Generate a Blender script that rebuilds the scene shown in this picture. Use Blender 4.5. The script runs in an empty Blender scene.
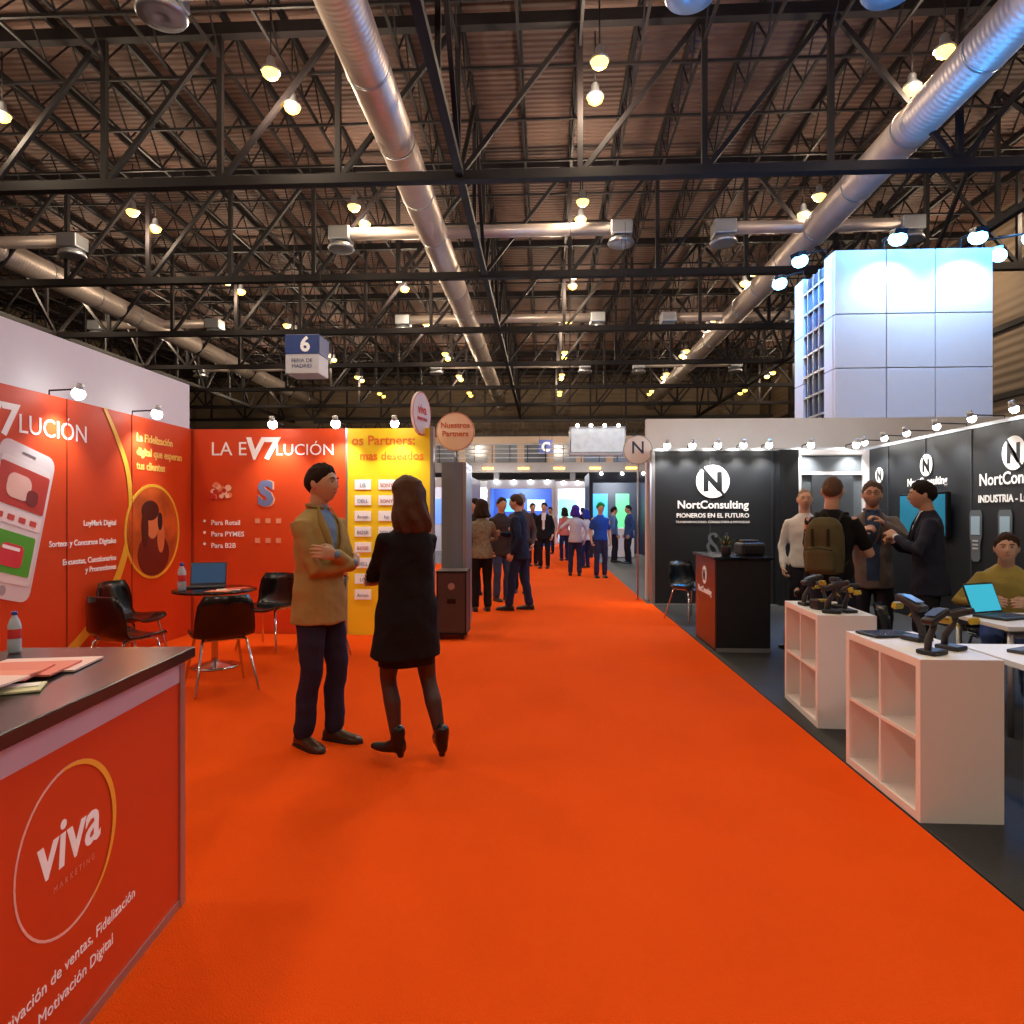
import bpy, bmesh, math, random
from mathutils import Vector, Matrix, noise
random.seed(7)
sc=bpy.context.scene
V=Vector
pi=math.pi
sc.view_settings.view_transform='Standard'
sc.view_settings.look='None'
sc.view_settings.exposure=.12

# ---------------------------------------------------------------- materials
def lin(c):
    c=c/255.0
    return c/12.92 if c<=0.04045 else ((c+0.055)/1.055)**2.4
def C(r,g,b): return (lin(r),lin(g),lin(b),1)
def M(name,col,rough=.6,metal=0,emit=0,ecol=None,bump=0,bscale=30,var=0.08,vscale=6,spec=.5,wave=None):
    m=bpy.data.materials.new(name); m.use_nodes=True
    nt=m.node_tree; n=nt.nodes; l=nt.links
    p=n['Principled BSDF']
    p.inputs['Roughness'].default_value=rough
    p.inputs['Metallic'].default_value=metal
    p.inputs['Specular IOR Level'].default_value=spec
    tc=n.new('ShaderNodeTexCoord')
    nz=n.new('ShaderNodeTexNoise'); nz.inputs['Scale'].default_value=vscale; nz.inputs['Detail'].default_value=4
    l.new(tc.outputs['Object'],nz.inputs['Vector'])
    mx=n.new('ShaderNodeMixRGB'); mx.blend_type='MIX'
    d=1-var
    mx.inputs[1].default_value=(col[0]*d,col[1]*d,col[2]*d,1)
    mx.inputs[2].default_value=(min(1,col[0]*(1+var)),min(1,col[1]*(1+var)),min(1,col[2]*(1+var)),1)
    l.new(nz.outputs['Fac'],mx.inputs[0]); l.new(mx.outputs[0],p.inputs['Base Color'])
    if emit>0:
        p.inputs['Emission Color'].default_value=ecol or col
        p.inputs['Emission Strength'].default_value=emit
    if bump>0:
        bp=n.new('ShaderNodeBump'); bp.inputs['Strength'].default_value=bump; bp.inputs['Distance'].default_value=.02
        if wave:
            w=n.new('ShaderNodeTexWave'); w.bands_direction=wave[0]; w.inputs['Scale'].default_value=wave[1]
            w.inputs['Distortion'].default_value=0
            l.new(tc.outputs['Object'],w.inputs['Vector']); l.new(w.outputs['Fac'],bp.inputs['Height'])
            bp.inputs['Distance'].default_value=.06
        else:
            n2=n.new('ShaderNodeTexNoise'); n2.inputs['Scale'].default_value=bscale; n2.inputs['Detail'].default_value=3
            l.new(tc.outputs['Object'],n2.inputs['Vector']); l.new(n2.outputs['Fac'],bp.inputs['Height'])
        l.new(bp.outputs[0],p.inputs['Normal'])
    return m
_mc={}
def cloth(r,g,b,rough=.85):
    k=('c',r,g,b)
    if k not in _mc: _mc[k]=M('fabric_%d_%d_%d'%(r,g,b),C(r,g,b),rough,bump=.4,bscale=16,var=.14,vscale=9,spec=.2)
    return _mc[k]
def plain(r,g,b,rough=.5,e=0):
    k=('p',r,g,b,rough,e)
    if k not in _mc: _mc[k]=M('paint_%d_%d_%d'%(r,g,b),C(r,g,b),rough,emit=e,var=.04)
    return _mc[k]
def skinm(r,g,b):
    k=('s',r,g,b)
    if k not in _mc: _mc[k]=M('skin_%d'%r,C(r-6,g+4,b+6),.5,var=.06,vscale=12,bump=.05,bscale=60)
    return _mc[k]

m_carpet=M('orange_carpet',(.97,.100,.007,1),.95,bump=.6,bscale=160,var=.13,vscale=1.1,spec=.05)
m_floor=M('hall_floor_concrete',C(70,66,66),.5,var=.2,vscale=.6)
m_dark=M('dark_stand_flooring',C(40,43,48),.7,var=.15,vscale=3,bump=.2,bscale=90)
m_deck=M('roof_deck_corrugated',C(88,62,52),.65,bump=1.0,wave=('Y',1.3),var=.35,vscale=.16)
m_steel=M('dark_steel',C(22,16,18),.6,metal=.1,var=.2,spec=.3)
m_duct=M('galvanised_duct',C(196,180,170),.42,metal=.5,bump=.12,wave=('Y',2.2),var=.14,vscale=2)
m_orange=M('orange_panel',C(216,76,30),.5,var=.08,vscale=.9,spec=.3)
m_yellow=M('yellow_panel',C(248,216,40),.5,var=.04,spec=.3)
m_yel=plain(240,195,60)
m_white=M('white_panel',C(222,222,228),.5,var=.03)
m_wlam=M('white_laminate',C(243,243,243),.4,var=.02,spec=.3)
m_wtext=M('white_vinyl',C(245,245,245),.5,emit=.08,var=.01)
m_black=M('black_panel',C(24,28,34),.45,var=.15,vscale=2)
m_blackg=M('black_gloss',C(14,14,16),.18,var=.1)
m_ctop=M('counter_top_dark_laminate',C(46,42,44),.22,var=.06)
m_chrome=M('chrome',C(210,210,215),.15,metal=1,var=.03)
m_alu=M('aluminium',C(180,182,188),.35,metal=.8,var=.05)
m_grey=M('grey_panel',C(108,122,154),.5,var=.06)
m_wall=M('hall_wall_cladding',C(112,94,74),.7,bump=.6,wave=('Z',.8),var=.2,vscale=.5)
m_lamp=M('sodium_lamp_glow',C(255,205,60),.4,emit=5.5,ecol=(1,.58,.09,1))
m_led=M('led_spot_glow',(1,1,1,1),.4,emit=25,ecol=(1,.97,.9,1))
m_flood=M('flood_glow',(1,1,1,1),.4,emit=12,ecol=(.18,.60,1,1))
m_screen=M('screen_cyan',C(60,150,180),.2,emit=.7,ecol=C(70,180,215),var=.3,vscale=7)
m_bluemat=plain(30,60,130)

# ---------------------------------------------------------------- mesh builder
def rot_to(d,up=V((0,0,1))):
    z=d.normalized()
    if abs(z.dot(up))>.98: up=V((0,1,0))
    x=up.cross(z).normalized(); y=z.cross(x)
    return x,y,z
class B:
    def __init__(s): s.v=[];s.f=[];s.m=[];s.s=[];s.mats=[];s.T=Matrix.Identity(4)
    def mi(s,mat):
        if mat not in s.mats: s.mats.append(mat)
        return s.mats.index(mat)
    def add(s,vs,fs,mat,smooth=False,choose=None):
        o=len(s.v); vs=[V(p) for p in vs]
        s.v+= [s.T@p for p in vs]
        i=s.mi(mat) if mat else 0
        for f in fs:
            s.f.append([o+k for k in f])
            if choose:
                c=V((0,0,0))
                for k in f: c+=vs[k]
                s.m.append(s.mi(choose(c/len(f))))
            else: s.m.append(i)
            s.s.append(smooth)
    def box(s,c,sz,mat,R=None,bev=0):
        c=V(c); hx,hy,hz=[a/2 for a in sz]
        if bev>0:
            bm=bmesh.new(); bmesh.ops.create_cube(bm,size=1)
            bmesh.ops.scale(bm,vec=sz,verts=bm.verts)
            bmesh.ops.bevel(bm,geom=bm.edges[:]+bm.verts[:],offset=min(bev,.45*min(sz)),segments=3,profile=.5,affect='EDGES')
            bm.verts.ensure_lookup_table(); bm.verts.index_update()
            vs=[v.co.copy() for v in bm.verts]; fs=[[v.index for v in f.verts] for f in bm.faces]; bm.free()
        else:
            vs=[V((x,y,z)) for x in(-hx,hx) for y in(-hy,hy) for z in(-hz,hz)]
            fs=[(0,1,3,2),(4,6,7,5),(0,4,5,1),(2,3,7,6),(0,2,6,4),(1,5,7,3)]
        if R: vs=[R@p for p in vs]
        s.add([c+p for p in vs],fs,mat,False)
    def bx(s,x0,x1,y0,y1,z0,z1,mat,bev=0):
        s.box(((x0+x1)/2,(y0+y1)/2,(z0+z1)/2),(abs(x1-x0),abs(y1-y0),abs(z1-z0)),mat,None,bev)
    def beam(s,a,b,w,h,mat):
        a=V(a);b=V(b); x,y,z=rot_to(b-a)
        R=Matrix((x,y,z)).transposed()
        s.box((a+b)/2,(w,h,(b-a).length),mat,R)
    def rings(s,rs,mat,smooth=True,caps=True,choose=None):
        n=len(rs[0]); vs=[p for r in rs for p in r]; fs=[]
        for i in range(len(rs)-1):
            for j in range(n):
                k=(j+1)%n
                fs.append((i*n+j,i*n+k,(i+1)*n+k,(i+1)*n+j))
        if caps: fs.append(tuple(range(n-1,-1,-1))); fs.append(tuple((len(rs)-1)*n+j for j in range(n)))
        s.add(vs,fs,mat,smooth,choose)
    def cyl(s,a,b,r0,r1,mat,n=20,smooth=True):
        a=V(a);b=V(b); x,y,z=rot_to(b-a)
        rg=lambda c,r:[c+x*math.cos(2*pi*i/n)*r+y*math.sin(2*pi*i/n)*r for i in range(n)]
        s.rings([rg(a,r0),rg(b,r1)],mat,smooth)
        s.s[-1]=False; s.s[-2]=False
    def tube(s,pts,r,mat,n=8,flat=1.0,rnd=True):
        pts=[V(p) for p in pts]
        if not isinstance(r,(list,tuple)): r=[r]*len(pts)
        r=list(r)
        ts=[]
        for i in range(len(pts)):
            a=pts[max(0,i-1)]; b=pts[min(len(pts)-1,i+1)]; ts.append((b-a).normalized())
        if rnd:
            t0,t1=ts[0],ts[-1]
            pts=[pts[0]-t0*r[0]*.92,pts[0]-t0*r[0]*.6]+pts+[pts[-1]+t1*r[-1]*.6,pts[-1]+t1*r[-1]*.92]
            r=[r[0]*.35,r[0]*.8]+r+[r[-1]*.8,r[-1]*.35]; ts=[t0,t0]+ts+[t1,t1]
        x,y,z=rot_to(ts[0]); rs=[]
        for p,rr,t in zip(pts,r,ts):
            x=(x-t*x.dot(t)).normalized(); y=t.cross(x)
            rs.append([p+x*math.cos(2*pi*i/n)*rr+y*math.sin(2*pi*i/n)*rr*flat for i in range(n)])
        s.rings(rs,mat)
    def sphere(s,c,r,mat,n=16,R=None,h=10):
        if not isinstance(r,(tuple,list)): r=(r,r,r)
        rs=[]
        for i in range(h+1):
            a=-pi/2+pi*i/h; a=max(-1.54,min(1.54,a))
            ring=[]
            for j in range(n):
                p=V((math.cos(a)*math.cos(2*pi*j/n)*r[0],math.cos(a)*math.sin(2*pi*j/n)*r[1],math.sin(a)*r[2]))
                if R: p=R@p
                ring.append(V(c)+p)
            rs.append(ring)
        s.rings(rs,mat)
    def lathe(s,prof,c,mat,n=24,smooth=True):
        c=V(c)
        s.rings([[c+V((math.cos(2*pi*j/n)*r,math.sin(2*pi*j/n)*r,z)) for j in range(n)] for r,z in prof],mat,smooth)
    def ring(s,c,ax,ay,r0,r1,th,mat,n=48):
        c=V(c);nn=ax.cross(ay)
        vs=[];fs=[]
        for j in range(n):
            d=ax*math.cos(2*pi*j/n)+ay*math.sin(2*pi*j/n)
            vs+=[c+d*r0+nn*th,c+d*r1+nn*th,c+d*r1,c+d*r0]
        for j in range(n):
            k=(j+1)%n
            fs+=[(4*j,4*j+1,4*k+1,4*k),(4*j+1,4*j+2,4*k+2,4*k+1),(4*j+3,4*j,4*k,4*k+3)]
        s.add(vs,fs,mat)
    def disc(s,c,ax,ay,r,th,mat,n=40):
        c=V(c); nn=ax.cross(ay).normalized()
        rr=lambda q:[q+ax*math.cos(2*pi*j/n)*r+ay*math.sin(2*pi*j/n)*r for j in range(n)]
        s.rings([rr(c),rr(c+nn*th)],mat,False)
    def text(s,t,o,xd,size,mat,align='CENTER',bold=0,shear=0,ext=.003,up=V((0,0,1))):
        cu=bpy.data.curves.new('t','FONT'); cu.body=t; cu.size=size; cu.align_x=align; cu.extrude=ext/2
        cu.offset=bold; cu.shear=shear; cu.resolution_u=3
        ob=bpy.data.objects.new('t',cu); sc.collection.objects.link(ob)
        bpy.context.view_layer.update()
        me=ob.evaluated_get(bpy.context.evaluated_depsgraph_get()).to_mesh()
        xd=V(xd).normalized(); nn=xd.cross(up).normalized()
        vs=[V(o)+xd*v.co.x+up*v.co.y+nn*(v.co.z+ext/2) for v in me.vertices]
        s.add(vs,[tuple(p.vertices) for p in me.polygons],mat)
        bpy.data.objects.remove(ob); bpy.data.curves.remove(cu)
    def poly(s,pts,nn,th,mat):
        pts=[V(p) for p in pts]; n=len(pts)
        vs=pts+[p+nn*th for p in pts]
        s.add(vs,[tuple(range(n,2*n))]+[(i,(i+1)%n,n+(i+1)%n,n+i) for i in range(n)],mat)
    def obj(s,name,loc=(0,0,0),rz=0,parent=None,scale=1):
        me=bpy.data.meshes.new(name)
        me.from_pydata([tuple(p) for p in s.v],[],s.f)
        for m in s.mats: me.materials.append(m)
        me.polygons.foreach_set('material_index',s.m); me.polygons.foreach_set('use_smooth',s.s)
        me.update()
        ob=bpy.data.objects.new(name,me); sc.collection.objects.link(ob)
        ob.location=loc; ob.rotation_euler=(0,0,rz); ob.scale=(scale,)*3
        if parent: ob.parent=parent
        return ob
def remesh(tb,vox,sm=4,f=.5,wr=0):
    me=bpy.data.meshes.new('r'); me.from_pydata([tuple(p) for p in tb.v],[],tb.f); me.update()
    ob=bpy.data.objects.new('r',me); sc.collection.objects.link(ob)
    r=ob.modifiers.new('r','REMESH'); r.mode='VOXEL'; r.voxel_size=vox; r.adaptivity=0
    q=ob.modifiers.new('s','SMOOTH'); q.factor=f; q.iterations=sm
    bpy.context.view_layer.update()
    e=ob.evaluated_get(bpy.context.evaluated_depsgraph_get()).to_mesh()
    vs=[v.co.copy() for v in e.vertices]; fs=[tuple(p.vertices) for p in e.polygons]
    if wr:
        nn=[v.normal.copy() for v in e.vertices]
        vs=[p+n*(wr*(noise.noise(V((p.x*6+p.z*3,p.y*6,p.z*8+p.x*4)))+.5*noise.noise(V((p.x*14+5,p.y*14,p.z*18-p.x*8))))) for p,n in zip(vs,nn)]
    bpy.data.objects.remove(ob); bpy.data.meshes.remove(me)
    return vs,fs
def light(name,kind,loc,target,energy,col,parent=None,size=.3,spot=80,blend=.6):
    ld=bpy.data.lights.new(name,kind); ld.energy=energy; ld.color=col
    if kind=='AREA': ld.shape='DISK'; ld.size=size
    else: ld.shadow_soft_size=size
    if kind=='SPOT': ld.spot_size=math.radians(spot); ld.spot_blend=blend
    o=bpy.data.objects.new(name,ld); sc.collection.objects.link(o)
    o.location=loc
    d=V(target)-V(loc); o.rotation_euler=d.to_track_quat('-Z','Y').to_euler()
    if parent: o.parent=parent
    return o
XA=V((1,0,0)); YA=V((0,1,0)); ZA=V((0,0,1))

# ---------------------------------------------------------------- hall shell
def simple(name,x0,x1,y0,y1,z0,z1,mat):
    b=B(); b.bx(x0,x1,y0,y1,z0,z1,mat); return b.obj(name)
simple('floor',-34,20,-12,64,-.2,0,m_floor)
simple('ceiling',-34,20,-12,64,14.9,15.1,m_deck)
simple('wall_back',-34,20,64,64.3,0,15,m_wall)
simple('wall_front',-34,20,-12.3,-12,0,15,m_wall)
simple('wall_left',-34.3,-34,-12,64,0,15,m_wall)
b=B(); b.bx(20,20.3,-12,64,0,15,m_wall)
for k in range(8): b.bx(19.6,20,-8+9*k,-7.5+9*k,0,15,m_steel)
for z in (3.5,6.5,9.5): b.bx(19.85,20,-12,64,z,z+.25,m_steel)
b.obj('wall_right')
simple('carpet',-1.32,1.66,-6,34,0,.006,m_carpet)
simple('carpet',-4.31,-1.32,-6,8.05,0,.006,m_carpet)
simple('carpet',1.66,1.74,-6,11.1,0,.006,m_carpet)
simple('carpet',-4.31,-1.32,9.4,20,0,.006,m_carpet)
simple('stand_flooring',1.75,5.18,-3,10.95,0,.008,m_dark)

# roof structure
b=B()
ZB,ZT=10.2,14.2
ys=[10.2+7.2*k for k in range(-1,8)]
xs=[.9+3.15*k for k in range(-11,7)]
for y in ys:
    b.bx(-34,20,y-.13,y+.13,ZB-.12,ZB+.12,m_steel); b.bx(-34,20,y-.13,y+.13,ZT-.15,ZT+.15,m_steel)
    for i,x in enumerate(xs):
        b.bx(x-.07,x+.07,y-.07,y+.07,ZB,ZT,m_steel)
        if i<len(xs)-1:
            x2=xs[i+1]
            if i%2==1 and (x>4 or x<-20): b.beam((x,y,ZT),(x2,y,ZB),.12,.12,m_steel)
            else: b.beam((x,y,ZB),(x2,y,ZT),.12,.12,m_steel)
for x in (-23.8,-2.2,13.6):
    b.bx(x-.1,x+.1,0,63,ZB-.05,ZB+.15,m_steel)
    for k in range(-1,7):
        y=10.2+7.2*k
        b.beam((x,y,ZB),(x,y+3.6,ZT),.12,.12,m_steel); b.beam((x,y+3.6,ZT),(x,y+7.2,ZB),.12,.12,m_steel)
        b.bx(x-.06,x+.06,y+3.54,y+3.66,ZB,ZT,m_steel)
b.obj('roof_truss')
b=B()
for x in [.9+1.575*k for k in range(-22,12)]:
    b.bx(x-.035,x+.035,2,63,13.45,13.53,m_steel); b.bx(x-.05,x+.05,2,63,14.62,14.85,m_steel)
    y=3.0
    while y<61:
        b.beam((x,y,13.5),(x,y+.9,14.65),.04,.04,m_steel); b.beam((x,y+.9,14.65),(x,y+1.8,13.5),.04,.04,m_steel); y+=1.8
for y in [6+2.4*k for k in range(24)]:
    b.bx(-34,20,y-.03,y+.03,13.38,13.45,m_steel)
b.obj('roof_joist')
# ducts
b=B()
for x,z in ((-4.0,11.55),(9.5,11.5),(-20.7,11.5)):
    b.cyl((x,2,z),(x,62,z),.5,.5,m_duct,32)
    for k in range(20): b.cyl((x,3+3*k,z),(x,3.08+3*k,z),.52,.52,m_alu,32)
    for yb in (12.7,24.2,35,45.8):
        xl,xr=(x-3.4,x+6.7) if x==-4.0 else (x-3.2,x+3.2)
        b.cyl((xl,yb,z+.1),(xr,yb,z+.1),.22,.22,m_duct,20)
        for xe in (xl,xr):
            b.box((xe,yb,z+.05),(.75,.75,.5),m_alu,None,.04)
            b.lathe([(.28,-.2),(.42,-.3),(.48,-.42),(.44,-.48),(.3,-.45),(.18,-.5),(.1,-.46)],(xe,yb,z),m_alu,24)
b.obj('ventilation_duct')
# high bay lamps
b=B(); lamps=[]
for x in (-22.7,-14.7,-6.7,1.3,9.3,17.3):
    for k in range(-1,8):
        y=10.2+7.2*k-.4
        for dy in (-.8,.6):
            yy=y+dy; z=12.3
            b.cyl((x,yy,z+.35),(x,yy,14.0),.02,.02,m_steel,6)
            b.lathe([(.06,.36),(.1,.3),(.11,.16),(.2,.06),(.24,0),(.235,-.01)],(x,yy,z),m_alu,16)
            b.sphere((x,yy,z-.03),(.21,.21,.17),m_lamp,12,None,6)
        lamps.append((x,y))
hb=b.obj('high_bay_lamp')
for x,y in lamps:
    if y>58: continue
    light('lamp_light','POINT',(x,y-.1,11.9),(x,y-.1,0),640 if abs(x)<12 else 480,(1,.79,.56),hb,.35)
for x in (-6.7,1.3,9.3): light('lamp_light','POINT',(x,-7,11.9),(x,-7,0),640,(1,.84,.66),hb,.35)

b=B()
b.box((0,0,0),(1.0,.9,1.15),plain(205,205,212),None,.02)
b.bx(-.5,.5,-.47,-.455,.0,.56,m_bluemat); b.bx(.505,.52,-.45,.45,.0,.56,m_bluemat)
b.text('6',(.1,-.475,.08),XA,.6,m_wtext,bold=.02); b.text('FERIA DE\nMADRID',(0,-.46,-.25),XA,.16,m_bluemat)
for sx in(-.4,.4): b.cyl((sx,0,.57),(sx,0,4.0),.012,.012,m_steel,6)
b.obj('hanging_direction_sign',(-7.15,20,6.2),.0)

# ---------------------------------------------------------------- left stand
b=B()
b.bx(-4.42,-4.32,3.0,8.17,0,2.5,m_orange); b.bx(-4.32,-2.40,8.07,8.17,0,2.5,m_orange); b.bx(-2.40,-1.36,8.07,8.17,0,2.5,m_yellow)
for y in (3.0,4.0,5.9,6.86): b.bx(-4.322,-4.312,y-.004,y+.004,0,2.5,plain(150,50,25))
b.bx(-4.33,-4.30,8.04,8.07,0,2.5,plain(150,50,25))
b.bx(-2.41,-2.39,8.06,8.075,0,2.5,m_alu); b.bx(-1.38,-1.34,8.05,8.19,0,2.52,m_alu)
xw=-4.318; nn=XA
b.text('LA E',(xw,4.95,2.13),YA,.26,m_wtext,'RIGHT')
b.text('V7',(xw,5.12,2.1),YA,.36,m_wtext,bold=.010,shear=.1)
b.text('LUCIÓN',(xw,5.33,2.13),YA,.225,m_wtext,'LEFT')
def P2(y,z,o=0): return V((xw+o,y,z))
def quad(cy,cz,w,h,a,mat,th,o,rad=.06):
    pts=[]
    for sx,sz,st in((1,1,0),(-1,1,90),(-1,-1,180),(1,-1,270)):
        for k in range(5):
            t=math.radians(st+k*22.5)
            pts.append((sx*(w/2-rad)+rad*math.cos(t),sz*(h/2-rad)+rad*math.sin(t)))
    ca,sa=math.cos(a),math.sin(a)
    b.poly([P2(cy+p*ca-q*sa,cz+p*sa+q*ca,o) for p,q in pts],nn,th,mat)
a=-.26; k_=.93; PY,PZ=5.30,1.40
def onph(p,q): return PY+(p*math.cos(a)-q*math.sin(a))*k_,PZ+(p*math.sin(a)+q*math.cos(a))*k_
def ph(p,q,w,h,mat,th,o,rad): y_,z_=onph(p,q); quad(y_,z_,w*k_,h*k_,a,mat,th,o,rad*k_)
ph(0,0,.66,1.36,plain(225,222,228),.006,0,.1)
ph(0,0,.58,1.08,plain(235,235,238),.004,.006,.03)
ph(0,.3,.58,.36,plain(190,60,50),.003,.010,.02)
ph(-.05,.3,.28,.22,plain(235,200,190),.003,.013,.08); ph(.12,.24,.14,.14,plain(120,40,40),.003,.014,.05)
ph(0,.02,.58,.12,plain(245,240,240),.003,.010,.02)
for i in range(4): ph(-.2+.13*i,.02,.08,.05,plain(200,80,70),.002,.013,.01)
ph(0,-.28,.52,.36,plain(80,180,50),.003,.010,.02)
ph(.02,-.3,.26,.2,plain(220,60,70),.003,.013,.05); ph(.0,-.24,.2,.03,m_wtext,.002,.016,.01)
ph(0,.61,.16,.02,plain(120,120,120),.002,.007,.008); ph(0,-.61,.09,.09,plain(170,170,170),.002,.007,.044)
for t,z in(('LoyMark Digital',1.35),('Sorteos y Concursos Digitales',1.17),('Encuestas, Cuestionarios',1.0),('y Promociones',.91)):
    b.text(t,(xw,6.6,z),YA,.075,m_wtext,'RIGHT',bold=.001)
for i,t in enumerate(('La Fidelización','digital que esperan','tus clientes')):
    b.text(t,(xw,6.94,2.24-.15*i),YA,.118,plain(255,215,110),'LEFT',bold=.003)
pts=[(6.42,2.5),(6.6,2.25),(6.78,1.92),(6.84,1.5),(6.74,1.05),(6.45,.6),(6.0,.25),(5.5,.06)]
fine=[]
for i in range(len(pts)-1):
    p0=pts[max(0,i-1)];p1=pts[i];p2=pts[i+1];p3=pts[min(len(pts)-1,i+2)]
    for k in range(8):
        t=k/8
        fine.append(tuple(.5*((2*p1[q])+(-p0[q]+p2[q])*t+(2*p0[q]-5*p1[q]+4*p2[q]-p3[q])*t*t+(-p0[q]+3*p1[q]-3*p2[q]+p3[q])*t**3) for q in(0,1)))
fine.append(pts[-1])
L=[];Rr=[]
for i,p in enumerate(fine):
    q=fine[min(i+1,len(fine)-1)]; o=fine[max(i-1,0)]
    d=V((q[0]-o[0],q[1]-o[1])).normalized(); n_=V((-d.y,d.x)); w=.022+.03*min(1,i/len(fine)*1.5)
    L.append(P2(p[0]+n_.x*w,p[1]+n_.y*w,.004)); Rr.append(P2(p[0]-n_.x*w,p[1]-n_.y*w,.004))
for i in range(len(fine)-1): b.add([L[i],L[i+1],Rr[i+1],Rr[i]],[(3,2,1,0)],m_yel)
m_photo=M('printed_photo_orange',C(205,95,36),.5,var=.75,vscale=4.5)
b.ring(P2(7.25,1.27,.0),YA,ZA,.49,.52,.006,m_yel); b.disc(P2(7.25,1.27,.0),YA,ZA,.49,.004,m_photo)
def blob(cy,cz,ry,rz,mat,o):
    b.poly([P2(cy+ry*math.cos(t*pi/12),cz+rz*math.sin(t*pi/12),o) for t in range(24)],nn,.003,mat)
blob(7.25,1.02,.3,.24,plain(110,40,30),.005); blob(7.22,1.36,.12,.17,plain(225,140,90),.006); blob(7.18,1.5,.16,.11,plain(70,30,25),.007); blob(7.08,1.3,.06,.2,plain(80,34,28),.008); blob(7.38,1.2,.07,.17,plain(220,130,80),.008); blob(7.36,1.38,.045,.1,plain(40,30,40),.01)
yw=8.066
b.text('LA E',(-3.63,yw,2.18),XA,.235,m_wtext,'RIGHT'); b.text('V7',(-3.45,yw,2.14),XA,.36,m_wtext,bold=.013,shear=.1); b.text('LUCIÓN',(-3.28,yw,2.18),XA,.195,m_wtext,'LEFT')
for k in range(26):
    a_=random.uniform(0,2*pi); r_=random.uniform(.03,.15)
    b.disc((-3.95+r_*math.cos(a_),yw,1.73+r_*1.1*math.sin(a_)),XA,ZA,random.uniform(.022,.045),.004+.0004*k,random.choice([plain(240,150,110),plain(250,215,190),plain(200,50,40)]),14)
b.text('S',(-3.40,yw-.004,1.58),XA,.40,plain(110,125,170),bold=.02); b.text('S',(-3.385,yw,1.57),XA,.42,plain(245,190,150),bold=.02)
for i,t in enumerate(('Para Retail','Para PYMES','Para B2B')):
    b.text('•',(-4.16,yw,1.33-.14*i),XA,.14,m_wtext); b.text(t,(-4.08,yw,1.33-.14*i),XA,.085,m_wtext,'LEFT',bold=.001)
for i in range(6):
    b.box((-3.5+.13*(i%3),yw,1.38-.24*(i//3)),(.06,.008,.06),plain(235,160,130))
b.text('os Partners:',(-1.95,yw,2.3),XA,.16,plain(235,120,30),bold=.003); b.text('mas deseados',(-1.85,yw,2.12),XA,.14,plain(235,120,30),bold=.003)
random.seed(3)
for r in range(8):
    for c in range(3):
        x=-2.2+.29*c; z=1.82-.19*r
        b.box((x,yw,z),(.2,.01,.12),m_wtext,None,0)
        b.text(random.choice(['AEG','LG','hp','DELL','SONY','BOSE','Amzn'])[:6],(x,yw-.006,z-.03),XA,.06,random.choice([plain(190,90,80),plain(110,110,120),plain(100,130,180)]))
b.obj('left_exhibition_stand_partition')
simple('white_partition_wall',-4.95,-4.45,2.0,8.25,0,3.08,m_white)

def wall_spot(top,out,energy=45,col=(1,.95,.88),down=.9,name='clip_spotlight',arm=.38,r=.046):
    top=V(top); out=V(out); b=B(); e=top+out*arm+V((0,0,.06))
    b.tube([top+V((0,0,-.03)),top+V((0,0,.05)),e],.008,m_steel,6)
    aim=(top-V((0,0,down))-e).normalized()
    b.cyl(e-aim*.05,e+aim*.03,.028,.04,m_alu,14); b.cyl(e+aim*.03,e+aim*.036,.04,.04,m_led,14)
    b.sphere(e+aim*.045,r,m_led,10,None,6)
    ob=b.obj(name)
    light('spot_beam','SPOT',e+aim*.14,top-V((0,0,down)),energy,col,ob,.04,100,.8)
for y in (5.75,6.95): wall_spot((-4.37,y,2.5),XA,30,arm=.28,r=.055)
for x in (-3.2,-2.45): wall_spot((x,8.12,2.5),-YA,28,arm=.34,r=.055)
wall_spot((-1.75,8.12,2.5),-YA,26,arm=.34,r=.05)  # extra spot, added to brighten the yellow panel

# reception counter (orange)
b=B()
Lc=1.75; D=.6
b.T=Matrix.Translation((-1.348,2.447,0))@Matrix.Rotation(math.radians(5.0),4,'Z')
b.bx(-D+.002,0,-Lc,-.002,.035,.835,m_orange)
b.bx(-D-.03,.035,-Lc-.02,.035,.915,.955,m_ctop,.004)
b.bx(-D,.004,-Lc,.002,.835,.915,plain(205,190,205))
b.bx(-.028,.008,-.03,.008,.0,.914,m_alu); b.bx(-D,.005,-Lc,.001,0,.035,m_alu); b.bx(-D-.005,-D+.03,-.03,.008,0,.914,m_alu)
tx=.0006
cY=-.675; cz=.55
b.ring((tx,cY,cz),YA,ZA,.217,.224,.0012,plain(245,200,190))
for j in range(30):
    t0=-pi*.35+pi*.9*j/30; t1=-pi*.35+pi*.9*(j+1)/30; w=.014*math.sin(pi*(j+.5)/30)
    q=lambda t,r:V((tx+.002,cY+r*math.cos(t),cz+r*math.sin(t)))
    b.add([q(t0,.217-w),q(t0,.224),q(t1,.224),q(t1,.217-w)],[(0,1,2,3)],plain(250,190,60))
b.text('viva',(tx,cY,cz-.035),YA,.185,m_wtext,bold=.003,shear=.08,ext=.001)
b.text('M A R K E T I N G',(tx,cY+.02,cz-.09),YA,.024,plain(235,150,125),ext=.001)
b.text('Activación de ventas, Fidelización',(tx,cY+.02,.225),YA,.047,m_wtext,ext=.001); b.text('y Motivación Digital',(tx,cY+.02,.155),YA,.047,m_wtext,ext=.001)
b.obj('reception_counter')
b=B()
for i in range(5):
    R=Matrix.Rotation(random.uniform(-.25,.25),3,'Z')
    b.box((random.uniform(-.03,.03),-.09*i,.004+.006*i),(.30,.21,.006),random.choice([plain(225,120,105),plain(240,205,200),plain(235,140,120)]),R)
b.obj('leaflet_stack',(-1.67,2.12,.957),.1)
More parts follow.
